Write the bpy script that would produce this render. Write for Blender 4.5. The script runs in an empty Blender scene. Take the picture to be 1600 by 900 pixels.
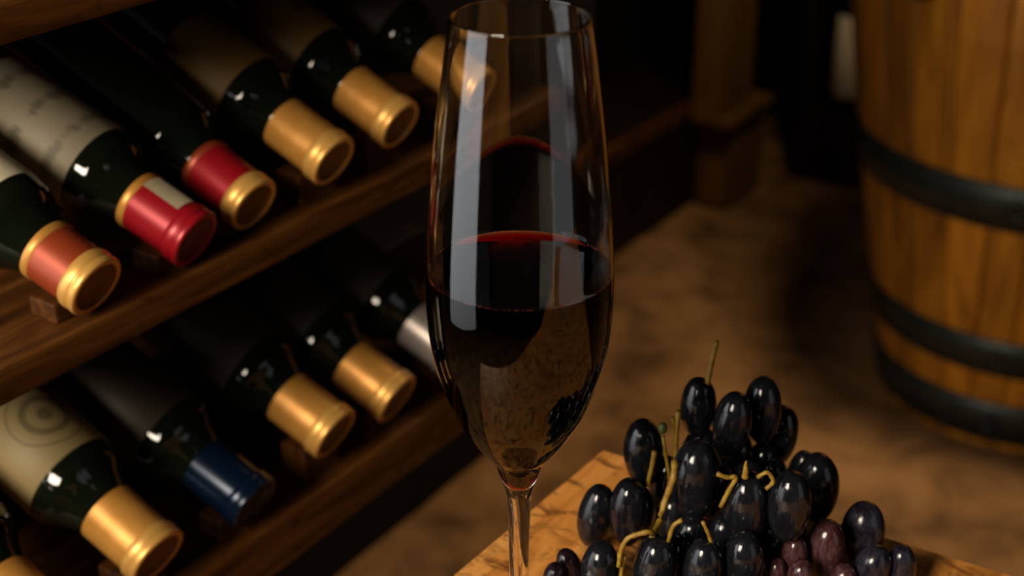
import bpy, bmesh, math, random
from mathutils import Vector, Matrix

random.seed(7)
SC = bpy.context.scene
COL = SC.collection
R = math.radians
PI = math.pi

# ------------------------------------------------------------------ camera
cam_d = bpy.data.cameras.new('camera')
cam = bpy.data.objects.new('camera', cam_d)
COL.objects.link(cam)
cam.location = (0, 0, 1.2)
cam.rotation_euler = (R(90 - 26.5), 0, 0)
cam_d.sensor_width = 36
cam_d.lens = 49.5
cam_d.clip_start = 0.02
cam_d.dof.use_dof = True
cam_d.dof.focus_distance = 0.592
cam_d.dof.aperture_fstop = 7.0
SC.camera = cam

# ------------------------------------------------------------------ world, lights, exposure
w = bpy.data.worlds.new('world')
SC.world = w
w.use_nodes = True
w.node_tree.nodes['Background'].inputs[0].default_value = (1.0, 0.72, 0.45, 1)
w.node_tree.nodes['Background'].inputs[1].default_value = 0.002


def area(name, loc, target, sx, sy, power, color, spread=180):
    d = bpy.data.lights.new(name, 'AREA')
    d.shape = 'RECTANGLE'
    d.size, d.size_y = sx, sy
    d.energy = power
    d.color = color
    d.spread = R(spread)
    o = bpy.data.objects.new(name, d)
    COL.objects.link(o)
    o.location = loc
    o.rotation_euler = (Vector(target) - Vector(loc)).to_track_quat('-Z', 'Y').to_euler()
    return o


# tall cellar window to the left of the table
wl = area('window_light', (-1.33, 0.06, 0.93), (0.0, 0.49, 0.91), 0.95, 1.50, 11.0, (0.95, 0.97, 1.0))
# sky in the upper panes, ground in the lower ones
wl.data.use_nodes = True
_nt = wl.data.node_tree
_em = _nt.nodes['Emission']
_ge = _nt.nodes.new('ShaderNodeNewGeometry')
_sx = _nt.nodes.new('ShaderNodeSeparateXYZ')
_mr = _nt.nodes.new('ShaderNodeMapRange')
_mr.inputs['To Min'].default_value = 0.35
_mr.inputs['To Max'].default_value = 1.65
_nt.links.new(_ge.outputs['Parametric'], _sx.inputs[0])
_nt.links.new(_sx.outputs['Y'], _mr.inputs['Value'])
_nt.links.new(_mr.outputs[0], _em.inputs['Strength'])
# narrower, dimmer window to the right, behind the camera
area('side_window_light', (1.13, -0.33, 0.98), (0.0, 0.49, 0.95), 0.70, 1.30, 1.2, (0.95, 0.97, 1.0))
# hanging lamp above and left of the camera
area('ceiling_lamp_front', (-0.75, -0.50, 1.52), (-0.05, 0.68, 0.85), 0.46, 0.46, 27.0, (1.0, 0.86, 0.67))
# hanging lamp over the floor beside the barrel
area('ceiling_lamp_back', (0.62, 1.70, 2.0), (0.60, 1.78, 0.0), 0.25, 0.25, 6.0, (1.0, 0.76, 0.46), 92)

SC.view_settings.view_transform = 'Standard'
SC.view_settings.look = 'None'
SC.view_settings.gamma = 1
SC.view_settings.exposure = 0.0
SC.cycles.use_denoising = True
SC.cycles.max_bounces = 14
SC.cycles.transmission_bounces = 14
SC.cycles.glossy_bounces = 6
SC.cycles.sample_clamp_indirect = 4.0
SC.cycles.caustics_reflective = False
SC.cycles.caustics_refractive = True


# ------------------------------------------------------------------ materials
def srgb(r, g, b):
    f = lambda c: (c / 255 / 12.92) if c / 255 <= 0.04045 else ((c / 255 + 0.055) / 1.055) ** 2.4
    return (f(r), f(g), f(b), 1)


def new_mat(name):
    m = bpy.data.materials.new(name)
    m.use_nodes = True
    nt = m.node_tree
    return m, nt, nt.nodes['Principled BSDF']


def nd(nt, kind, **kw):
    n = nt.nodes.new(kind)
    for k, v in kw.items():
        if k in n.inputs:
            n.inputs[k].default_value = v
        else:
            setattr(n, k, v)
    return n


def ramp(nt, stops):
    n = nt.nodes.new('ShaderNodeValToRGB')
    e = n.color_ramp.elements
    while len(e) < len(stops):
        e.new(0.5)
    for el, (p, c) in zip(e, stops):
        el.position = p
        el.color = c
    return n


def mapped(nt, scale, coord='Object', rnd=False):
    tc = nt.nodes.new('ShaderNodeTexCoord')
    mp = nt.nodes.new('ShaderNodeMapping')
    mp.inputs['Scale'].default_value = scale
    nt.links.new(tc.outputs[coord], mp.inputs['Vector'])
    if rnd:
        oi = nt.nodes.new('ShaderNodeObjectInfo')
        mu = nd(nt, 'ShaderNodeMath', operation='MULTIPLY')
        mu.inputs[1].default_value = 37.0
        nt.links.new(oi.outputs['Random'], mu.inputs[0])
        cb = nt.nodes.new('ShaderNodeCombineXYZ')
        for i in range(3):
            nt.links.new(mu.outputs[0], cb.inputs[i])
        nt.links.new(cb.outputs[0], mp.inputs['Location'])
    return mp


def wood(name, dark, mid, light, scale, rough=0.55, bump=0.3, spots=None, rnd=False, var=0.0):
    """grain stretched along the axis with the smallest scale"""
    m, nt, p = new_mat(name)
    L = nt.links.new
    mp = mapped(nt, scale, rnd=rnd)
    n1 = nd(nt, 'ShaderNodeTexNoise', Scale=1.0, Detail=8.0, Roughness=0.62, Distortion=0.6)
    L(mp.outputs[0], n1.inputs['Vector'])
    r1 = ramp(nt, [(0.28, dark), (0.5, mid), (0.72, light)])
    L(n1.outputs['Fac'], r1.inputs[0])
    col = r1.outputs[0]
    if spots:
        mp2 = mapped(nt, spots[0])
        n2 = nd(nt, 'ShaderNodeTexNoise', Scale=1.0, Detail=4.0, Roughness=0.6, Distortion=1.2)
        L(mp2.outputs[0], n2.inputs['Vector'])
        r2 = ramp(nt, [(spots[1], (0, 0, 0, 1)), (spots[2], (1, 1, 1, 1))])
        L(n2.outputs['Fac'], r2.inputs[0])
        mx = nd(nt, 'ShaderNodeMix', data_type='RGBA')
        mx.inputs['B'].default_value = spots[3]
        L(r2.outputs[0], mx.inputs['Factor'])
        L(col, mx.inputs['A'])
        # socket lookup by index: A and B colour sockets
        for s in mx.inputs:
            if s.type == 'RGBA' and s.name == 'A':
                L(col, s)
            if s.type == 'RGBA' and s.name == 'B':
                s.default_value = spots[3]
        col = [o for o in mx.outputs if o.type == 'RGBA'][0]
    if var:
        oi = nt.nodes.new('ShaderNodeObjectInfo')
        mr = nd(nt, 'ShaderNodeMapRange')
        mr.inputs['To Min'].default_value = 1 - var
        mr.inputs['To Max'].default_value = 1 + var
        L(oi.outputs['Random'], mr.inputs['Value'])
        hs = nt.nodes.new('ShaderNodeHueSaturation')
        L(mr.outputs[0], hs.inputs['Value'])
        L(col, hs.inputs['Color'])
        col = hs.outputs[0]
    L(col, p.inputs['Base Color'])
    p.inputs['Roughness'].default_value = rough
    b = nd(nt, 'ShaderNodeBump', Strength=bump, Distance=0.002)
    L(n1.outputs['Fac'], b.inputs['Height'])
    L(b.outputs[0], p.inputs['Normal'])
    return m


def plain(name, col, rough=0.5, metal=0.0, noise=None, bump=0.0, coat=0.0):
    m, nt, p = new_mat(name)
    L = nt.links.new
    p.inputs['Base Color'].default_value = col
    p.inputs['Roughness'].default_value = rough
    p.inputs['Metallic'].default_value = metal
    p.inputs['Coat Weight'].default_value = coat
    if noise:
        sc, c2 = noise
        mp = mapped(nt, (sc, sc, sc))
        n = nd(nt, 'ShaderNodeTexNoise', Scale=1.0, Detail=5.0, Roughness=0.6)
        L(mp.outputs[0], n.inputs['Vector'])
        r = ramp(nt, [(0.35, col), (0.68, c2)])
        L(n.outputs['Fac'], r.inputs[0])
        L(r.outputs[0], p.inputs['Base Color'])
        if bump:
            b = nd(nt, 'ShaderNodeBump', Strength=bump, Distance=0.002)
            L(n.outputs['Fac'], b.inputs['Height'])
            L(b.outputs[0], p.inputs['Normal'])
    return m


M = {}
M['table'] = wood('table_oak', srgb(150, 86, 30), srgb(222, 146, 66), srgb(240, 176, 96), (9, 60, 60), 0.5, 0.35,
                  spots=((95, 42, 60), 0.49, 0.70, srgb(96, 50, 15)))
M['shelf'] = wood('rack_walnut', srgb(34, 17, 5), srgb(76, 43, 14), srgb(118, 74, 30), (6, 55, 55), 0.5, 0.3,
                  spots=((18, 40, 40), 0.58, 0.72, srgb(40, 18, 6)))
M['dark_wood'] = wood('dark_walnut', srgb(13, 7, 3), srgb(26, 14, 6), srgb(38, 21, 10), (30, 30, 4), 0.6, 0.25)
M['post_wood'] = wood('post_pine', srgb(70, 46, 12), srgb(102, 70, 22), srgb(126, 90, 34), (34, 34, 4), 0.6, 0.25)
M['stave'] = wood('barrel_oak', srgb(98, 56, 8), srgb(148, 92, 16), srgb(188, 124, 32), (26, 26, 2.2), 0.5, 0.3, rnd=True, var=0.42)
M['hoop'] = plain('blackened_iron', srgb(34, 40, 38), 0.45, 0.5, (30, srgb(52, 56, 52)), 0.15)
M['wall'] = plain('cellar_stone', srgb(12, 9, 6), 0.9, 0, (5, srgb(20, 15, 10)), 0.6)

for _k in ('dark_wood', 'wall', 'label_dark', 'shelf'):
    if _k in M:
        M[_k].node_tree.nodes['Principled BSDF'].inputs['Specular IOR Level'].default_value = 0.18

m, nt, p = new_mat('packed_earth')
L = nt.links.new
mp = mapped(nt, (1, 1, 1))
na = nd(nt, 'ShaderNodeTexNoise', Scale=7.0, Detail=6.0, Roughness=0.6, Distortion=0.4)
nb = nd(nt, 'ShaderNodeTexNoise', Scale=38.0, Detail=5.0, Roughness=0.65)
L(mp.outputs[0], na.inputs['Vector'])
L(mp.outputs[0], nb.inputs['Vector'])
ra = ramp(nt, [(0.34, srgb(84, 60, 36)), (0.5, srgb(130, 94, 58)), (0.68, srgb(150, 112, 72))])
L(na.outputs['Fac'], ra.inputs[0])
L(ra.outputs[0], p.inputs['Base Color'])
p.inputs['Roughness'].default_value = 0.9
p.inputs['Specular IOR Level'].default_value = 0.2
ba = nd(nt, 'ShaderNodeBump', Strength=0.8, Distance=0.02)
L(na.outputs['Fac'], ba.inputs['Height'])
bb = nd(nt, 'ShaderNodeBump', Strength=0.5, Distance=0.004)
L(nb.outputs['Fac'], bb.inputs['Height'])
L(ba.outputs[0], bb.inputs['Normal'])
L(bb.outputs[0], p.inputs['Normal'])
M['floor'] = m

m, nt, p = new_mat('clear_crystal')
p.inputs['Base Color'].default_value = (1, 1, 1, 1)
p.inputs['Roughness'].default_value = 0.0
p.inputs['IOR'].default_value = 1.5
p.inputs['Transmission Weight'].default_value = 1.0
M['glass'] = m

# one interface between crystal and wine, one between air and wine (index kept per face)
m, nt, p = new_mat('red_wine')
nt.nodes.remove(p)
gb = nd(nt, 'ShaderNodeBsdfGlass', Roughness=0.0)
at = nd(nt, 'ShaderNodeAttribute', attribute_name='ior')
nt.links.new(at.outputs['Fac'], gb.inputs['IOR'])
nt.links.new(gb.outputs[0], nt.nodes['Material Output'].inputs['Surface'])
va = nd(nt, 'ShaderNodeVolumeAbsorption', Density=2000.0)
va.inputs['Color'].default_value = (0.90, 0.03, 0.02, 1)
nt.links.new(va.outputs[0], nt.nodes['Material Output'].inputs['Volume'])
M['wine'] = m

m, nt, p = new_mat('bottle_glass')
p.inputs['Base Color'].default_value = (0.004, 0.006, 0.003, 1)
p.inputs['Roughness'].default_value = 0.06
p.inputs['IOR'].default_value = 1.52
M['bottle'] = m

M['gold'] = plain('gold_foil', srgb(206, 148, 70), 0.40, 0.40, (60, srgb(188, 128, 52)), 0.05)
M['gold_band'] = plain('bright_gold_foil', srgb(220, 166, 86), 0.38, 0.45)
M['copper'] = plain('russet_foil', srgb(150, 60, 30), 0.40, 0.35)
M['red'] = plain('red_foil', srgb(152, 18, 30), 0.34, 0.25)
M['blue'] = plain('blue_foil', srgb(11, 27, 50), 0.2, 0.4)
M['silver'] = plain('silver_foil', srgb(176, 164, 158), 0.35, 0.6)
M['cork'] = plain('capsule_disc', srgb(112, 74, 28), 0.5, 0.3)
M['dark_red'] = plain('dark_red_disc', srgb(92, 10, 22), 0.45, 0.2)
M['cream'] = plain('cream_print', srgb(222, 206, 168), 0.5)


def label_mat(name, paper, ink, style):
    m, nt, p = new_mat(name)
    L = nt.links.new
    tc = nt.nodes.new('ShaderNodeTexCoord')
    sp = nt.nodes.new('ShaderNodeSeparateXYZ')
    L(tc.outputs['Object'], sp.inputs[0])
    mp = nt.nodes.new('ShaderNodeMapping')
    L(tc.outputs['Object'], mp.inputs['Vector'])
    if style == 'lines':
        mp.inputs['Scale'].default_value = (1, 1, 1)
        wv = nd(nt, 'ShaderNodeTexWave', wave_type='BANDS', bands_direction='Z', Scale=13.0, Distortion=0.0)
        L(mp.outputs[0], wv.inputs['Vector'])
        n = nd(nt, 'ShaderNodeTexNoise', Scale=130.0, Detail=3.0)
        mp2 = mapped(nt, (1, 1, 0.25))
        L(mp2.outputs[0], n.inputs['Vector'])
        mu = nd(nt, 'ShaderNodeMath', operation='MULTIPLY')
        L(wv.outputs['Fac'], mu.inputs[0])
        L(n.outputs['Fac'], mu.inputs[1])
        fac, lo, hi = mu.outputs[0], 0.38, 0.52
    elif style == 'emblem':
        # a round printed seal in the middle of the label (axis point 0.15 along the bottle, facing up)
        v = nd(nt, 'ShaderNodeVectorMath', operation='DISTANCE')
        v.inputs[1].default_value = (0.0, 0.030, -0.102)
        L(tc.outputs['Object'], v.inputs[0])
        wv = nd(nt, 'ShaderNodeMath', operation='SINE')
        mu0 = nd(nt, 'ShaderNodeMath', operation='MULTIPLY')
        mu0.inputs[1].default_value = 620.0
        L(v.outputs['Value'], mu0.inputs[0])
        L(mu0.outputs[0], wv.inputs[0])
        lt = nd(nt, 'ShaderNodeMath', operation='LESS_THAN')
        lt.inputs[1].default_value = 0.022
        L(v.outputs['Value'], lt.inputs[0])
        mu = nd(nt, 'ShaderNodeMath', operation='MULTIPLY')
        L(wv.outputs[0], mu.inputs[0])
        L(lt.outputs[0], mu.inputs[1])
        fac, lo, hi = mu.outputs[0], 0.1, 0.6
    else:
        n = nd(nt, 'ShaderNodeTexNoise', Scale=40.0, Detail=3.0)
        L(mp.outputs[0], n.inputs['Vector'])
        fac, lo, hi = n.outputs['Fac'], 0.62, 0.8
    r = ramp(nt, [(lo, paper), (hi, ink)])
    L(fac, r.inputs[0])
    L(r.outputs[0], p.inputs['Base Color'])
    p.inputs['Roughness'].default_value = 0.6
    return m


M['label_lines'] = label_mat('paper_label_lines', srgb(140, 129, 106), srgb(104, 95, 76), 'lines')
M['label_plain'] = label_mat('paper_label_plain', srgb(206, 196, 168), srgb(186, 174, 146), 'plain')
M['label_cream'] = label_mat('paper_label_cream', srgb(244, 226, 190), srgb(226, 204, 164), 'plain')
M['label_emblem'] = label_mat('paper_label_emblem', srgb(132, 114, 74), srgb(98, 83, 50), 'emblem')
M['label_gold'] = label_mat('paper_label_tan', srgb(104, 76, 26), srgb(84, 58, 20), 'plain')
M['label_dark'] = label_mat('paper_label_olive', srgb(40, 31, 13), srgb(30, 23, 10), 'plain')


def grape_mat(name, skin, bloom, amount, rough):
    m, nt, p = new_mat(name)
    L = nt.links.new
    mp = mapped(nt, (1.6, 1.6, 0.9), rnd=True)
    n = nd(nt, 'ShaderNodeTexNoise', Scale=1.6, Detail=6.0, Roughness=0.7, Distortion=0.8)
    L(mp.outputs[0], n.inputs['Vector'])
    r = ramp(nt, [(0.42, (0, 0, 0, 1)), (0.78, (amount, amount, amount, 1))])
    L(n.outputs['Fac'], r.inputs[0])
    mx = nd(nt, 'ShaderNodeMix', data_type='RGBA')
    sock = {(s.name, s.type): s for s in mx.inputs}
    L(r.outputs[0], mx.inputs[0])
    sock[('A', 'RGBA')].default_value = skin
    sock[('B', 'RGBA')].default_value = bloom
    L([o for o in mx.outputs if o.type == 'RGBA'][0], p.inputs['Base Color'])
    mr = nd(nt, 'ShaderNodeMapRange')
    mr.inputs['From Max'].default_value = max(amount, 0.01)
    mr.inputs['To Min'].default_value = rough
    mr.inputs['To Max'].default_value = 0.26
    L(r.outputs[0], mr.inputs['Value'])
    L(mr.outputs[0], p.inputs['Roughness'])
    p.inputs['Coat Weight'].default_value = 0.0
    n2 = nd(nt, 'ShaderNodeTexNoise', Scale=9.0, Detail=3.0)
    L(mp.outputs[0], n2.inputs['Vector'])
    b = nd(nt, 'ShaderNodeBump', Strength=0.03, Distance=0.1)
    L(n2.outputs['Fac'], b.inputs['Height'])
    L(b.outputs[0], p.inputs['Normal'])
    return m


M['grape0'] = grape_mat('black_grape_skin', (0.006, 0.006, 0.007, 1), srgb(64, 70, 90), 0.16, 0.05)
M['grape1'] = grape_mat('dusky_grape_skin', (0.016, 0.007, 0.010, 1), srgb(84, 70, 84), 0.3, 0.14)
M['grape2'] = grape_mat('blue_black_grape_skin', (0.010, 0.008, 0.012, 1), srgb(78, 80, 104), 0.4, 0.15)
M['grape3'] = grape_mat('purple_grape_skin', (0.040, 0.010, 0.010, 1), srgb(128, 108, 118), 0.4, 0.14)
M['stem'] = plain('green_grape_stem', srgb(150, 124, 30), 0.5, 0, (260, srgb(120, 84, 26)), 0.2)
M['berry'] = plain('unripe_berry', srgb(70, 82, 24), 0.4)


# ------------------------------------------------------------------ mesh helpers
def link(name, bm, mat, parent=None, smooth=True):
    me = bpy.data.meshes.new(name)
    bm.normal_update()
    bm.to_mesh(me)
    bm.free()
    if smooth:
        for pl in me.polygons:
            pl.use_smooth = True
    if mat:
        me.materials.append(mat)
    o = bpy.data.objects.new(name, me)
    COL.objects.link(o)
    if parent:
        o.parent = parent
    return o


def empty(name, loc=(0, 0, 0), rot=(0, 0, 0)):
    o = bpy.data.objects.new(name, None)
    o.empty_display_size = 0.02
    COL.objects.link(o)
    o.location = loc
    o.rotation_euler = rot
    return o


def tag(o, label, cat, group=None):
    o['label'] = label
    o['category'] = cat
    if group:
        o['group'] = group
    return o


def structure(o):
    o['kind'] = 'structure'
    return o


def box_bm(x0, x1, y0, y1, z0, z1, bev=0.0, bm=None, seg=2):
    own = bm is None
    b = bmesh.new()
    bmesh.ops.create_cube(b, size=1)
    bmesh.ops.scale(b, vec=(x1 - x0, y1 - y0, z1 - z0), verts=b.verts)
    bmesh.ops.translate(b, vec=((x0 + x1) / 2, (y0 + y1) / 2, (z0 + z1) / 2), verts=b.verts)
    if bev:
        bmesh.ops.bevel(b, geom=list(b.edges), offset=bev, segments=seg, profile=0.6, affect='EDGES')
    return b


def lathe_bm(prof, n=64, cap0=False, cap1=False):
    """prof: list of (r, z); r = 0 closes to a point"""
    b = bmesh.new()
    rings = []
    for r, z in prof:
        if r < 1e-7:
            rings.append([b.verts.new((0, 0, z))])
        else:
            rings.append([b.verts.new((r * math.cos(2 * PI * i / n), r * math.sin(2 * PI * i / n), z)) for i in range(n)])
    for a, c in zip(rings, rings[1:]):
        for i in range(n):
            j = (i + 1) % n
            if len(a) == 1 and len(c) == 1:
                continue
            if len(a) == 1:
                b.faces.new((a[0], c[j], c[i]))
            elif len(c) == 1:
                b.faces.new((a[i], a[j], c[0]))
            else:
                b.faces.new((a[i], a[j], c[j], c[i]))
    if cap0 and len(rings[0]) > 1:
        b.faces.new(rings[0][::-1])
    if cap1 and len(rings[-1]) > 1:
        b.faces.new(rings[-1])
    return b


def tube_bm(pts, r, n=8, r_end=None):
    b = bmesh.new()
    pts = [Vector(p) for p in pts]
    # Catmull-Rom
    q = []
    P = [pts[0] * 2 - pts[1]] + pts + [pts[-1] * 2 - pts[-2]]
    for i in range(1, len(P) - 2):
        for k in range(4):
            t = k / 4
            a, b0, c, d = P[i - 1], P[i], P[i + 1], P[i + 2]
            q.append(0.5 * ((2 * b0) + (c - a) * t + (2 * a - 5 * b0 + 4 * c - d) * t * t + (3 * b0 - a - 3 * c + d) * t ** 3))
    q.append(pts[-1])
    rings = []
    for i, pnt in enumerate(q):
        d = (q[min(i + 1, len(q) - 1)] - q[max(i - 1, 0)]).normalized()
        s = d.cross(Vector((0.3, 0.9, 0.2))).normalized()
        t = d.cross(s)
        rr = r if r_end is None else r + (r_end - r) * i / (len(q) - 1)
        rr *= 1 + 0.12 * math.sin(i * 2.3)
        rings.append([b.verts.new(pnt + (s * math.cos(2 * PI * k / n) + t * math.sin(2 * PI * k / n)) * rr) for k in range(n)])
    for a, c in zip(rings, rings[1:]):
        for k in range(n):
            b.faces.new((a[k], a[(k + 1) % n], c[(k + 1) % n], c[k]))
    b.faces.new(rings[0][::-1])
    b.faces.new(rings[-1])
    bmesh.ops.recalc_face_normals(b, faces=b.faces)
    return b


def spline(pts, per=6):
    """smooth (r, z) profile through points"""
    P = [Vector((a, b, 0)) for a, b in pts]
    P = [P[0] * 2 - P[1]] + P + [P[-1] * 2 - P[-2]]
    out = []
    for i in range(1, len(P) - 2):
        for k in range(per):
            t = k / per
            a, b, c, d = P[i - 1], P[i], P[i + 1], P[i + 2]
            v = 0.5 * ((2 * b) + (c - a) * t + (2 * a - 5 * b + 4 * c - d) * t * t + (3 * b - a - 3 * c + d) * t ** 3)
            out.append((v.x, v.y))
    out.append((pts[-1][0], pts[-1][1]))
    return out


# cellar axes: U runs along the wine rack away from the camera, N points out of the rack
A34 = R(34)
U = Vector((math.sin(A34), math.cos(A34), 0))
N = Vector((math.cos(A34), -math.sin(A34), 0))
ROT = R(90 - 34)            # local x -> U ; local y -> -N


def room(u, n, z=0.0):
    return U * u + N * n + Vector((0, 0, z))


def rbox(name, u0, u1, n0, n1, z0, z1, mat, parent=None, bev=0.003, origin=None):
    """box in cellar axes; local x along U, local y along -N"""
    b = box_bm(u0, u1, -n1, -n0, z0, z1, bev)
    c = Vector(((u0 + u1) / 2, -(n0 + n1) / 2, z0))
    bmesh.ops.translate(b, vec=-c, verts=b.verts)
    o = link(name, b, mat, parent, smooth=False)
    wl = room((u0 + u1) / 2, (n0 + n1) / 2, z0)
    if parent is None:
        o.location = wl
        o.rotation_euler = (0, 0, ROT)
    else:                      # parent is an Empty at room(pu, pn, pz) turned by ROT
        d = wl - parent.location
        o.location = (d.dot(U), -d.dot(N), d.z)
    return o


# ------------------------------------------------------------------ the setting
b = bmesh.new()
gx, gy = 90, 110
vs = [[None] * (gy + 1) for _ in range(gx + 1)]
from mathutils import noise as mnoise
for i in range(gx + 1):
    for j in range(gy + 1):
        x = -2.4 + 5.0 * i / gx
        y = -1.2 + 5.6 * j / gy
        h = 0.006 * mnoise.noise(Vector((x * 3.1, y * 3.1, 0))) + 0.004 * mnoise.noise(Vector((x * 9, y * 9, 4)))
        vs[i][j] = b.verts.new((x, y, h - 0.006))
for i in range(gx):
    for j in range(gy):
        b.faces.new((vs[i][j], vs[i + 1][j], vs[i + 1][j + 1], vs[i][j + 1]))
structure(link('floor', b, M['floor']))

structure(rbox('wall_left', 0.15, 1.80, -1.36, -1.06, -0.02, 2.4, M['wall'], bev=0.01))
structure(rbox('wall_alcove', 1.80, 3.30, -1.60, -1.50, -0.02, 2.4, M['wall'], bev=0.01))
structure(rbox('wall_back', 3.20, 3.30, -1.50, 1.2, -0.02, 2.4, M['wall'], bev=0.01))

# ------------------------------------------------------------------ wine rack
RU0, RU1 = 0.29, 0.86
NF = -0.53
rack = empty('wine_rack', room(0.55, -0.8, 0.0), (0, 0, ROT))
tag(rack, 'brown wooden wine rack with sloping bottles along the left wall', 'wine rack')
SH = [(0.634, 0.671), (0.845, 0.8645), (1.016, 1.0355)]
for z0, z1 in SH:
    rbox('shelf_board', RU0, RU1, -1.02, NF, z0, z1, M['shelf'], rack, 0.0025)
for n0 in (-0.67,):
    rbox('cradle_rail', RU0 + 0.01, RU1 - 0.01, n0 - 0.012, n0 + 0.012, 0.671, 0.722, M['dark_wood'], rack)
    rbox('cradle_rail', RU0 + 0.01, RU1 - 0.01, n0 - 0.012, n0 + 0.012, 0.8645, 0.911, M['dark_wood'], rack)
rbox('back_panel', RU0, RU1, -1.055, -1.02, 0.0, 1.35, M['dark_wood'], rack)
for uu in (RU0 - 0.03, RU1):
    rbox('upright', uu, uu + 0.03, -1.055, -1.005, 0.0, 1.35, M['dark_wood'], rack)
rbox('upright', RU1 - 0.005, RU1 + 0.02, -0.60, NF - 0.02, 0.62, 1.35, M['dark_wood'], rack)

# ------------------------------------------------------------------ bottles
TILT = R(24.0)
TURN = R(3.0)            # the bottles lie a little askew, necks turned to the right


def body_profile(rb, rn, up=0.0):
    # z = 0 is the end of the neck, the bottle runs to -z
    p = spline([(rn, -0.046), (rn * 1.12, -0.051), (rb * 0.78, -0.058), (rb * 0.94, -0.065), (rb, -0.074)], 5) + \
        [(rb, -0.205), (rb * 0.97, -0.211), (rb * 0.85, -0.214), (rb * 0.5, -0.207), (0, -0.202)]
    return [(rn, -0.030)] + [(r, z + up) for r, z in p]


def capsule_profile(rc, rf, ln=0.046):
    # sleeve from the shoulder side up to the flange
    return [(rc * 1.03, -ln), (rc * 1.03, -ln + 0.0006), (rc, -0.0125), (rc, -0.0115)]


def make_bottle(name, s, n, z, label, caps, lab, rb=0.029, rf=0.0175, yaw=0.0, tilt=TILT, up=0.0, group='wine bottles lying in the rack'):
    """caps: (sleeve, band, disc, extra)"""
    root = empty(name, room(s, n, z))
    # local -z = towards the bottle base; +z points along the neck
    d = (N * math.cos(tilt) - Vector((0, 0, math.sin(tilt))))
    d.rotate(Matrix.Rotation(yaw + TURN, 3, 'Z'))
    q = d.to_track_quat('Z', 'Y')
    root.rotation_euler = q.to_euler()
    tag(root, label, 'bottle', group)
    rc = rf * 0.93
    ll = 0.052 if lab in (M['label_emblem'], M['label_gold']) else 0.075      # label length
    link('body', lathe_bm(body_profile(rb, rc * 0.97, up), 48), M['bottle'], root)
    link('capsule', lathe_bm(capsule_profile(rc, rf, 0.046 - up), 48), caps[0], root)
    # flange of the bottle mouth under the foil
    fl = spline([(rc, -0.0115), (rf, -0.0095), (rf * 1.0, -0.006), (rf * 0.97, -0.0045), (rf, -0.003), (rf * 0.985, -0.0006), (rf * 0.9, 0.0), (rf * 0.80, -0.0004)], 3)
    link('mouth_band', lathe_bm(fl, 48), caps[1], root)
    link('top_disc', lathe_bm([(rf * 0.80, -0.0004), (rf * 0.77, -0.0016), (rf * 0.4, -0.0018), (0, -0.0018)], 48), caps[2], root)
    if caps[3]:
        link('foot_band', lathe_bm([(rc * 1.035, up - 0.0462), (rc * 1.05, up - 0.0455), (rc * 1.045, up - 0.0415), (rc * 1.02, up - 0.0412)], 48), caps[3], root)
    if lab:
        r = rb + 0.0003
        lo = link('label', lathe_bm([(rb, up - 0.0755), (r, up - 0.0757), (r, up - 0.0757 - ll), (rb, up - 0.0759 - ll)], 48), lab, root)
    return root


G, GB = M['gold'], M['gold_band']
upper = [
    # s, n, z, yaw, caps, label material, label text
    (0.411, -0.530, 0.8825, -3, (M['copper'], GB, M['cork'], G), M['label_plain'],
     'upper-shelf bottle with russet capsule, gold rim and white label, leftmost'),
    (0.480, -0.530, 0.8825, -4, (M['red'], M['red'], M['dark_red'], G), M['label_lines'],
     'upper-shelf bottle with red mouth, cream stripe on capsule and grey lined label'),
    (0.532, -0.536, 0.8830, 3, (M['red'], GB, M['cork'], M['copper']), None,
     'upper-shelf bottle with plain red capsule ending in a gold rim'),
    (0.5955, -0.530, 0.8905, 3, (G, GB, M['cork'], None), M['label_gold'],
     'gold-capped upper-shelf bottle with tan label, right after the red-capped pair'),
    (0.660, -0.530, 0.8940, 3, (G, GB, M['cork'], None), M['label_gold'],
     'gold-capped upper-shelf bottle, second gold cap left of the wine glass'),
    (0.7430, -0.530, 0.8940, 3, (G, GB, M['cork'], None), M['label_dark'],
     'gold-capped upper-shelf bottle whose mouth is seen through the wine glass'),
]
lower = [
    (0.350, -0.530, 0.7020, 2, (G, GB, M['cork'], None), M['label_plain'],
     'gold-capped lower-shelf bottle cut by the bottom-left corner of the photo'),
    (0.4258, -0.530, 0.7043, 2, (G, GB, M['cork'], None), M['label_emblem'],
     'gold-capped lower-shelf bottle with cream label bearing a dark round emblem'),
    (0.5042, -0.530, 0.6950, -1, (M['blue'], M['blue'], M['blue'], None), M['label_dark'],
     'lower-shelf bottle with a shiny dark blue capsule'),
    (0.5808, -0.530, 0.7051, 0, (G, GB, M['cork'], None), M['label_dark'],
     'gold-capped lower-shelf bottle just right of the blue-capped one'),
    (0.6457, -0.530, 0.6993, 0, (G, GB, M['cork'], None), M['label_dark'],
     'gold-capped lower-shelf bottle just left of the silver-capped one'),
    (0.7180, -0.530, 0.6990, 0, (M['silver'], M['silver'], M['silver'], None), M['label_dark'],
     'silver-capped lower-shelf bottle half hidden behind the wine glass'),
]
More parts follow.
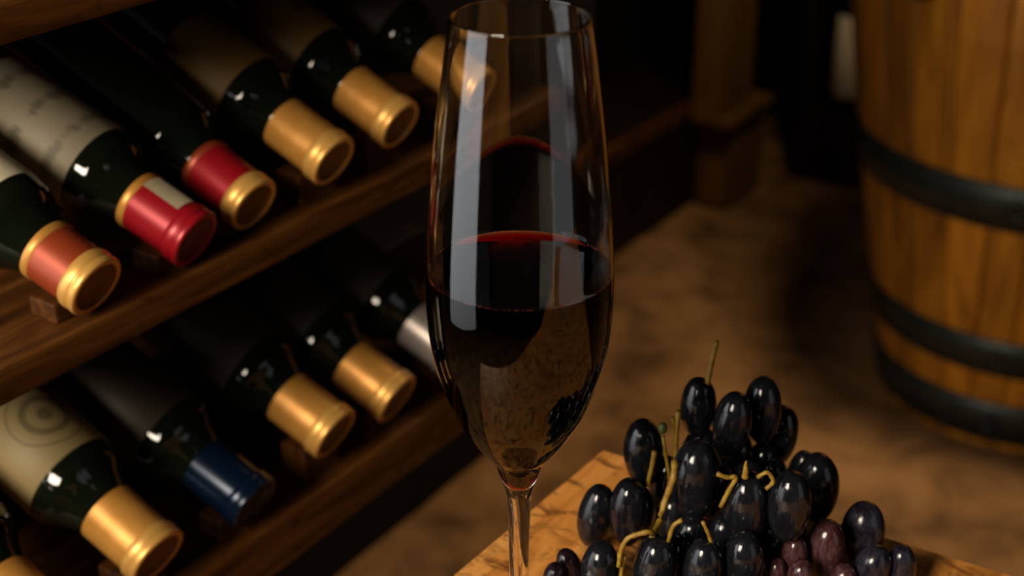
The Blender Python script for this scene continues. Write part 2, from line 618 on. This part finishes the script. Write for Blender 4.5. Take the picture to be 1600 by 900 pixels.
for k, (s, n, z, yaw, caps, lab, txt) in enumerate(upper):
    o = make_bottle('wine_bottle', s, n, z, txt, caps, lab, 0.027, 0.0175, R(-yaw), up=(0.010, 0.004, 0.004, 0.003, 0.003, 0.003)[k], group='bottles on the middle shelf of the rack')
    if k == 1:     # cream stripe printed along the capsule
        bm = bmesh.new()
        rr = 0.0175 * 0.93 * 1.035
        rows = []
        for zz in (-0.040, -0.013):
            rows.append([bm.verts.new((rr * math.cos(a), rr * math.sin(a), zz)) for a in [R(62 + 7 * i) for i in range(8)]])
        for i in range(7):
            bm.faces.new((rows[0][i], rows[0][i + 1], rows[1][i + 1], rows[1][i]))
        bmesh.ops.solidify(bm, geom=list(bm.faces), thickness=0.0002)
        st = link('stripe', bm, M['cream'], o)
for s, n, z, yaw, caps, lab, txt in lower:
    make_bottle('wine_bottle', s, n, z, txt, caps, lab, 0.030, 0.0195, R(-yaw), up=0.003, group='bottles on the lowest shelf of the rack')

# wooden chocks that carry the necks, one under each capsule
for row, ztop, rf in ((upper, 0.8645, 0.0175), (lower, 0.671, 0.0195)):
    for s, n, z, yaw, *_ in row:
        top = z + 0.025 * math.sin(TILT) - rf * 0.97
        if top - ztop > 0.003:
            rbox('chock', s - 0.017, s + 0.017, n - 0.034, n - 0.014, ztop, top, M['shelf'], rack, 0.0015)

# ------------------------------------------------------------------ table
TZ = 0.78
TA = R(35.5)
tu = Vector((math.sin(TA), math.cos(TA), 0))
tn = Vector((math.cos(TA), -math.sin(TA), 0))
corner = Vector((0.0488, 0.6472, TZ))
table = empty('wooden_table', (corner.x, corner.y, 0.0), (0, 0, R(90) - TA))
tag(table, 'worn orange-brown wooden table under the wine glass and grapes', 'table')
# local x = tu (away), local y = -tn ; the corner is at the local origin; the top runs to -x, -y
b = box_bm(-0.40, 0, -0.80, 0, TZ - 0.032, TZ, 0)
bmesh.ops.subdivide_edges(b, edges=list(b.edges), cuts=14, use_grid_fill=True)
for v in b.verts:
    e = abs(v.co.x) < 1e-4 or abs(v.co.y) < 1e-4
    if e:
        v.co.x += 0.0012 * mnoise.noise(v.co * 60)
        v.co.y += 0.0012 * mnoise.noise(v.co * 60 + Vector((9, 0, 0)))
bmesh.ops.bevel(b, geom=[e for e in b.edges if e.calc_face_angle(0) > 1.0], offset=0.0022, segments=2, affect='EDGES')
for v in b.verts:
    v.co.x -= v.co.y * math.tan(R(5.5))          # the old board is not quite square
link('table_top', b, M['table'], table, smooth=False)
for x0 in (-0.10, -0.36):
    for y0 in (-0.10, -0.76):
        link('leg', box_bm(x0, x0 + 0.05, y0, y0 + 0.05, 0, TZ - 0.032, 0.003), M['table'], table, smooth=False)
link('apron', box_bm(-0.31, -0.10, -0.085, -0.065, TZ - 0.11, TZ - 0.032, 0.002), M['table'], table, smooth=False)
link('apron', box_bm(-0.085, -0.065, -0.75, -0.10, TZ - 0.11, TZ - 0.032, 0.002), M['table'], table, smooth=False)

# ------------------------------------------------------------------ wine glass
GX, GY = 0.0030, 0.493
glass = empty('wine_glass', (GX, GY, TZ))
tag(glass, 'tall clear tulip wine glass half full of dark red wine', 'wine glass')
outer = spline([(0.0058, 0.0800), (0.0080, 0.0868), (0.0108, 0.0945), (0.0150, 0.1000), (0.0208, 0.1085), (0.0270, 0.1203), (0.0314, 0.1330),
                (0.0344, 0.1440), (0.0361, 0.1560), (0.0368, 0.1700), (0.0367, 0.1800), (0.0362, 0.1899), (0.0347, 0.2095),
                (0.0321, 0.2359), (0.0284, 0.2637), (0.0256, 0.2823)], 5)
inner_pts = [(0.0, 0.0818), (0.0028, 0.0826), (0.0052, 0.0857), (0.0078, 0.0905), (0.0112, 0.0972), (0.0150, 0.1016), (0.0200, 0.1086), (0.0262, 0.1204), (0.0306, 0.1331),
             (0.0337, 0.1440), (0.0355, 0.1560), (0.0362, 0.1700), (0.0361, 0.1800), (0.0356, 0.1899), (0.0341, 0.2095),
             (0.0315, 0.2359), (0.0278, 0.2637), (0.0250, 0.2820)]
inner = spline(inner_pts, 5)
rim = [(0.02555, 0.2827), (0.0253, 0.2829), (0.0250, 0.2826)]
WZ = 0.1808                      # wine level above the table
WTOP = WZ + 0.0020               # the wine climbs a little at the wall
dry, wet = [p for p in inner if p[1] > WTOP], [p for p in inner if p[1] < WTOP]
t = (WTOP - wet[-1][1]) / (dry[0][1] - wet[-1][1])
edge = (wet[-1][0] + (dry[0][0] - wet[-1][0]) * t, WTOP)
bowl_prof = outer + rim + dry[::-1] + [edge]      # below the wine line the wine itself lines the bowl
link('bowl', lathe_bm(bowl_prof, 128), M['glass'], glass)
stem_prof = spline([(0.0043, 0.012), (0.0042, 0.034), (0.0043, 0.0477), (0.0049, 0.0688), (0.0053, 0.0765), (0.0058, 0.0800)], 5)
link('stem', lathe_bm(stem_prof, 64), M['glass'], glass)
foot_prof = [(0.0, 0.0003), (0.030, 0.0003), (0.0335, 0.0006), (0.0342, 0.0013), (0.0335, 0.0020)] + \
    spline([(0.0335, 0.0020), (0.024, 0.0031), (0.012, 0.0052), (0.0062, 0.0085), (0.0043, 0.012)], 5)[1:]
link('foot', lathe_bm(foot_prof, 96), M['glass'], glass)
# wine: fills the bowl up to the meniscus
rw = edge[0]
n_side = len(wet)
wine_prof = wet + [edge, (rw - 0.0006, WZ + 0.0012), (rw - 0.0015, WZ + 0.00055), (rw - 0.0030, WZ + 0.00012), (rw - 0.0055, WZ), (rw * 0.5, WZ), (0, WZ)]
wine = link('wine', lathe_bm(wine_prof, 128), M['wine'], glass)
ior = wine.data.attributes.new('ior', 'FLOAT', 'FACE')
for k, pl in enumerate(wine.data.polygons):
    ior.data[k].value = 1.34 / 1.5 if k < n_side * 128 else 1.34

# tiny bubbles caught along the wine line
M['bubble'] = plain('wine_bubble', srgb(150, 62, 40), 0.15, 0.0, coat=0.5)
bb_ = bmesh.new()
rb_ = random.Random(3)
ang = 0.0
while ang < 2 * PI - 0.02:
    rr = rb_.uniform(0.00016, 0.00032)
    mtx = Matrix.Translation(((rw - rr - 0.0002) * math.cos(ang), (rw - rr - 0.0002) * math.sin(ang), WTOP - 0.0002 + rr * 0.2))
    bmesh.ops.create_icosphere(bb_, subdivisions=1, radius=rr, matrix=mtx)
    ang += rb_.choice((0.022, 0.03, 0.045, 0.07))
link('bubble_ring', bb_, M['bubble'], glass)['kind'] = 'stuff'

# ------------------------------------------------------------------ grapes
def grape_mesh(seed):
    rnd = random.Random(seed)
    b = bmesh.new()
    bmesh.ops.create_uvsphere(b, u_segments=28, v_segments=20, radius=1)
    off = Vector((rnd.random() * 50, rnd.random() * 50, 0))
    for v in b.verts:
        d = v.co.copy()
        taper = 1 + 0.05 * d.z                       # slightly fuller at the stem end
        k = 1 + 0.025 * mnoise.noise(d * 1.3 + off)
        v.co = Vector((d.x * k * taper, d.y * k * taper, d.z * k))
        if d.z > 0.93:
            v.co.z -= (d.z - 0.93) * 0.6             # dimple where the stalk enters
    me = bpy.data.meshes.new('grape')
    b.to_mesh(me)
    b.free()
    for pl in me.polygons:
        pl.use_smooth = True
    return me


GRAPES = [
    (0.0903, 0.5850, 0.8435, 0.0087, 0.0168, 0, 0), (0.1050, 0.5720, 0.8418, 0.0093, 0.0182, 0, 4), (0.1225, 0.5900, 0.8390, 0.0094, 0.0188, 0, -2),
    (0.1361, 0.6060, 0.8144, 0.0088, 0.0175, 0, 3), (0.0639, 0.5777, 0.8221, 0.0097, 0.0193, 0, -3), (0.0850, 0.5450, 0.8284, 0.0113, 0.0221, 0, 0),
    (0.0404, 0.5584, 0.7989, 0.0089, 0.0179, 0, 10), (0.0552, 0.5494, 0.8075, 0.0094, 0.0188, 0, 0), (0.1055, 0.5256, 0.8256, 0.0104, 0.0209, 0, 0),
    (0.1239, 0.5199, 0.8314, 0.0097, 0.0191, 0, 0), (0.1491, 0.5720, 0.8058, 0.0106, 0.0196, 0, -4), (0.0402, 0.5156, 0.7981, 0.0090, 0.0171, 0, 0),
    (0.0270, 0.5256, 0.7925, 0.0059, 0.0115, 1, -18), (0.0193, 0.5179, 0.7934, 0.0053, 0.0083, 1, 10), (0.0642, 0.5101, 0.8035, 0.0098, 0.0196, 0, 3),
    (0.0853, 0.5050, 0.8057, 0.0094, 0.0188, 0, 0), (0.0768, 0.5571, 0.7964, 0.0077, 0.0154, 0, 0),
    (0.1032, 0.5088, 0.8069, 0.0095, 0.0189, 0, 0), (0.1443, 0.5900, 0.8027, 0.0064, 0.0128, 0, 10), (0.1191, 0.5318, 0.7984, 0.0089, 0.0174, 0, 0),
    (0.0989, 0.5366, 0.7985, 0.0090, 0.0175, 0, 0), (0.0751, 0.5234, 0.7975, 0.0082, 0.0165, 0, 0), (0.0765, 0.5832, 0.7988, 0.0089, 0.0178, 0, 0),
    (0.1041, 0.5997, 0.7992, 0.0091, 0.0182, 0, 0), (0.1251, 0.5900, 0.8019, 0.0090, 0.0180, 0, 0),
    # heart of the bunch
    (0.0950, 0.5620, 0.8120, 0.0090, 0.0165, 0, 5), (0.1130, 0.5610, 0.8120, 0.0090, 0.0165, 0, -6), (0.1310, 0.5650, 0.7990, 0.0090, 0.0165, 0, 4),
    (0.0600, 0.5640, 0.7975, 0.0088, 0.0160, 0, 0), (0.0920, 0.5860, 0.8150, 0.0088, 0.0165, 0, 8), (0.1100, 0.5840, 0.8160, 0.0088, 0.0165, 0, -4),
    (0.1290, 0.5850, 0.7990, 0.0088, 0.0165, 0, 0), (0.0830, 0.5360, 0.7990, 0.0088, 0.0165, 0, 6), (0.1310, 0.5450, 0.7985, 0.0088, 0.0165, 0, -5),
    # the near flank of the bunch, seen in the glass
    (0.0640, 0.4820, 0.7945, 0.0090, 0.0150, 0, 60), (0.0860, 0.4800, 0.7950, 0.0092, 0.0150, 0, -55), (0.1070, 0.4830, 0.7960, 0.0094, 0.0160, 0, 20),
    (0.0730, 0.4610, 0.7930, 0.0090, 0.0150, 0, -70), (0.0960, 0.4590, 0.7930, 0.0092, 0.0150, 0, 65), (0.0860, 0.4380, 0.7920, 0.0088, 0.0140, 0, 75),
    (0.1180, 0.4600, 0.7940, 0.0092, 0.0150, 0, -50), (0.1090, 0.4380, 0.7920, 0.0088, 0.0140, 0, -75), (0.1280, 0.4820, 0.7950, 0.0090, 0.0150, 0, 40)]
GRAPES2 = [
    (0.1665, 0.5464, 0.7979, 0.0102, 0.0169, 2, 0), (0.1451, 0.5286, 0.8001, 0.0092, 0.0176, 3, -2), (0.1287, 0.5210, 0.8026, 0.0061, 0.0120, 3, 0),
    (0.1199, 0.5153, 0.7991, 0.0049, 0.0072, 3, 0), (0.1297, 0.5096, 0.8010, 0.0058, 0.0088, 3, 0), (0.1650, 0.5201, 0.7979, 0.0082, 0.0119, 2, 6),
    (0.1792, 0.5225, 0.7946, 0.0068, 0.0136, 2, -4), (0.1511, 0.5153, 0.7929, 0.0064, 0.0100, 3, 0)]
bunch = empty('grape_bunch', (0.09, 0.56, TZ))
tag(bunch, 'heaped bunch of oblong black grapes with yellow-green stalks beside the glass', 'grapes')
bunch2 = empty('grape_bunch', (0.15, 0.525, TZ))
tag(bunch2, 'small reddish purple grapes in front of the black bunch, bottom right', 'grapes')
gmesh = {k: [] for k in range(4)}
for k in range(4):
    for sd in range(3):
        me = grape_mesh(11 * k + sd)
        me.materials.append(M['grape%d' % k])
        gmesh[k].append(me)
for root, lst in ((bunch, GRAPES), (bunch2, GRAPES2)):
    for i, (x, y, z, rb, ra, kind, tilt) in enumerate(lst):
        o = bpy.data.objects.new('grape', gmesh[kind][i % 3])
        COL.objects.link(o)
        o.parent = root
        o.location = Vector((x, y, z)) - root.location
        o.scale = (rb, rb, ra)
        o.rotation_euler = (0, R(tilt), 0)
        if kind == 1:
            o['label'] = 'small dusky reddish grape'

STEMS = [
    ('stalk', 0.0013, [(0.0930, 0.5830, 0.8520), (0.0935, 0.5830, 0.8572), (0.0945, 0.5830, 0.8668), (0.0955, 0.5830, 0.8744), (0.0966, 0.5830, 0.8813)], 0.0014),
    ('stalk', 0.0011, [(0.0779, 0.5620, 0.8150), (0.0779, 0.5620, 0.8259), (0.0773, 0.5620, 0.8388), (0.0774, 0.5620, 0.8477), (0.0776, 0.5620, 0.8558)], 0.0014),
    ('pedicel', 0.0007, [(0.0774, 0.5620, 0.8460), (0.0758, 0.5620, 0.8495), (0.0751, 0.5620, 0.8523)], 0.0011),
    ('pedicel', 0.0009, [(0.0750, 0.5600, 0.8150), (0.0750, 0.5600, 0.8203), (0.0729, 0.5600, 0.8312), (0.0709, 0.5600, 0.8430)], 0.0009),
    ('pedicel', 0.0010, [(0.0648, 0.5560, 0.8180), (0.0648, 0.5560, 0.8219), (0.0660, 0.5560, 0.8292), (0.0668, 0.5560, 0.8374)], 0.0013),
    ('rachis', 0.0016, [(0.0740, 0.5380, 0.8440), (0.0730, 0.5320, 0.8383), (0.0701, 0.5320, 0.8271), (0.0670, 0.5250, 0.8200), (0.0600, 0.5000, 0.8324)][:4] + [(0.0620, 0.5100, 0.8220)], 0.0014),
    ('stalk', 0.0013, [(0.0620, 0.5100, 0.8240), (0.0600, 0.5000, 0.8324), (0.0543, 0.5000, 0.8310), (0.0499, 0.5000, 0.8283), (0.0476, 0.5000, 0.8218), (0.0470, 0.5000, 0.8138)], 0.0011),
    ('pedicel', 0.0010, [(0.0496, 0.5020, 0.8182), (0.0487, 0.5020, 0.8122), (0.0484, 0.5020, 0.8034)], 0.0009),
    ('pedicel', 0.0011, [(0.0905, 0.5200, 0.8491), (0.0954, 0.5200, 0.8471), (0.0991, 0.5200, 0.8471), (0.0962, 0.5200, 0.8396), (0.0933, 0.5200, 0.8313)], 0.0011),
    ('pedicel', 0.0010, [(0.1068, 0.5120, 0.8525), (0.1110, 0.5120, 0.8552), (0.1139, 0.5120, 0.8505), (0.1111, 0.5120, 0.8465)], 0.0010),
    ('pedicel', 0.0010, [(0.0938, 0.5550, 0.8398), (0.0959, 0.5550, 0.8356), (0.0981, 0.5550, 0.8298)], 0.0010),
    ('pedicel', 0.0011, [(0.0748, 0.5080, 0.8330), (0.0710, 0.5080, 0.8296), (0.0692, 0.5080, 0.8213)], 0.0010),
    ('pedicel', 0.0009, [(0.0833, 0.5050, 0.8342), (0.0859, 0.5050, 0.8284), (0.0880, 0.5050, 0.8221)], 0.0009),
    ('pedicel', 0.0017, [(0.1031, 0.5200, 0.8470), (0.1031, 0.5200, 0.8508), (0.1029, 0.5200, 0.8535), (0.1030, 0.5200, 0.8559)], 0.0004),
]
for nm, r, pts, re in STEMS:
    b = tube_bm([Vector(p) - bunch.location for p in pts], r, 8, re)
    link(nm, b, M['stem'], bunch)
b = bmesh.new()
bmesh.ops.create_uvsphere(b, u_segments=14, v_segments=10, radius=1)
o = link('unripe_berry', b, M['berry'], bunch)
o.location = Vector((0.0705, 0.56, 0.8475)) - bunch.location
o.scale = (0.0022, 0.0022, 0.0031)
o['label'] = 'tiny green unripe berry'

# ------------------------------------------------------------------ barrel
BX, BY = 0.8377, 2.0453
BH = 1.45


def barrel_r(z):
    pts = [(0.0, 0.216), (0.1, 0.234), (0.3, 0.272), (0.5, 0.308), (0.65, 0.331), (0.75, 0.337), (0.9, 0.325), (1.1, 0.286), (1.3, 0.245), (1.45, 0.216)]
    for (z0, r0), (z1, r1) in zip(pts, pts[1:]):
        if z <= z1:
            t = (z - z0) / (z1 - z0)
            return r0 + (r1 - r0) * t
    return pts[-1][1]


barrel = empty('wine_barrel', (BX, BY, 0.0))
tag(barrel, 'large upright oak barrel with black iron hoops at the right', 'barrel')
NS = 30
zs = [BH * i / 24 for i in range(25)]
b = bmesh.new()
half = PI / NS * 0.965
rows = []
for z in zs:
    rb = barrel_r(z)
    row = []
    for rr, fr in ((rb - 0.022, 1), (rb - 0.022, -1), (rb - 0.003, -1), (rb, -0.9), (rb * 1.0015, 0), (rb, 0.9), (rb - 0.003, 1)):
        a = half * fr
        row.append(b.verts.new((rr * math.cos(a), rr * math.sin(a), z)))
    rows.append(row)
for a, c in zip(rows, rows[1:]):
    for k in range(7):
        b.faces.new((a[k], a[(k + 1) % 7], c[(k + 1) % 7], c[k]))
b.faces.new(rows[0])
b.faces.new(rows[-1][::-1])
bmesh.ops.recalc_face_normals(b, faces=b.faces)
st = link('stave', b, M['stave'], barrel, smooth=False)
for k in range(1, NS):
    o = st.copy()
    COL.objects.link(o)
    o.parent = barrel
    o.rotation_euler = (0, 0, 2 * PI * k / NS)
for z0, z1 in ((0.013, 0.088), (0.14, 0.204), (0.392, 0.464), (0.98, 1.05), (1.24, 1.305), (1.36, 1.435)):
    prof = [(barrel_r(z0) + 0.0005, z0), (barrel_r(z0) + 0.0045, z0 + 0.001), (barrel_r((z0 + z1) / 2) + 0.0045, (z0 + z1) / 2),
            (barrel_r(z1) + 0.0045, z1 - 0.001), (barrel_r(z1) + 0.0005, z1)]
    h = link('hoop', lathe_bm(prof, 96), M['hoop'], barrel)
    for zz in (z0 * 0.65 + z1 * 0.35, z0 * 0.3 + z1 * 0.7):
        rv = bmesh.new()
        bmesh.ops.create_uvsphere(rv, u_segments=12, v_segments=8, radius=0.008)
        ro = link('rivet', rv, M['hoop'], h)
        aa = R(-118)
        rr = barrel_r(zz) + 0.004
        ro.location = (rr * math.cos(aa), rr * math.sin(aa), zz)
link('head', lathe_bm([(0, BH - 0.05), (0.196, BH - 0.05), (0.196, BH - 0.03), (0, BH - 0.03)], 64), M['stave'], barrel, smooth=False)
b = lathe_bm([(0, -0.01), (0.026, -0.01), (0.030, 0.012), (0.026, 0.018), (0, 0.018)], 32)
bg = link('bung', b, M['dark_wood'], barrel)
ba_ = math.atan2(-0.925, -0.379) - R(35)
bg.location = (barrel_r(0.735) * math.cos(ba_), barrel_r(0.735) * math.sin(ba_), 0.735)
bg.rotation_euler = (0, R(90), ba_)
bg['label'] = 'dark bung in the side of the barrel'

# ------------------------------------------------------------------ furniture at the far end
bench = empty('wall_bench', room(2.2, -1.36, 0), (0, 0, ROT))
tag(bench, 'low dark wooden wall bench in the shadow behind the glass', 'bench')
rbox('front_board', 1.82, 2.83, -1.275, -1.258, 0, 0.205, M['dark_wood'], bench)
rbox('edge_rail', 1.82, 2.83, -1.275, -1.256, 0.205, 0.234, M['shelf'], bench)
rbox('seat_board', 1.82, 2.83, -1.495, -1.275, 0.205, 0.232, M['dark_wood'], bench)

post = empty('wooden_post', room(2.645, -1.216, 0), (0, 0, ROT))
tag(post, 'brown square wooden post on a stepped base at the far end', 'post')
rbox('plinth', 2.565, 2.725, -1.253, -1.173, 0, 0.193, M['post_wood'], post, 0.004)
rbox('cap', 2.530, 2.740, -1.253, -1.158, 0.193, 0.215, M['post_wood'], post, 0.004)
rbox('shaft', 2.535, 2.672, -1.258, -1.185, 0.215, 2.3, M['post_wood'], post, 0.004)

cab = empty('back_cabinet', room(3.0, -0.9, 0), (0, 0, ROT))
tag(cab, 'dark open wooden cabinet against the back wall left of the barrel', 'cabinet')
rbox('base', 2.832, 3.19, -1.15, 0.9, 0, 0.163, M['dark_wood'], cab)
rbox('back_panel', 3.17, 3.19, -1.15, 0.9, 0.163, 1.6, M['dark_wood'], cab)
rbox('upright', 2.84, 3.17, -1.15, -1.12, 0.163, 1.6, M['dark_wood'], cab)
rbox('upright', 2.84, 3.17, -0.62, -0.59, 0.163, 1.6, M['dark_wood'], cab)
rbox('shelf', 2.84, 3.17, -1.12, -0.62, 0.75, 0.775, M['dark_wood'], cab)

# upright bottle on the cabinet base
ub = empty('wine_bottle', (0.745, 2.985, 0.163))
tag(ub, 'dark upright bottle with long cream label standing left of the barrel', 'bottle')
prof = [(0, 0.004), (0.03, 0.0), (0.036, 0.004), (0.037, 0.01), (0.037, 0.27)] + spline([(0.037, 0.27), (0.033, 0.30), (0.020, 0.325), (0.0155, 0.345), (0.015, 0.40)], 4)[1:]
link('body', lathe_bm(prof, 40), M['bottle'], ub)
link('capsule', lathe_bm([(0.0158, 0.36), (0.0158, 0.395), (0.017, 0.397), (0.017, 0.41), (0, 0.411)], 32), M['dark_red'], ub)
link('label', lathe_bm([(0.037, 0.03), (0.0374, 0.0302), (0.0374, 0.21), (0.037, 0.2102)], 40), M['label_cream'], ub)
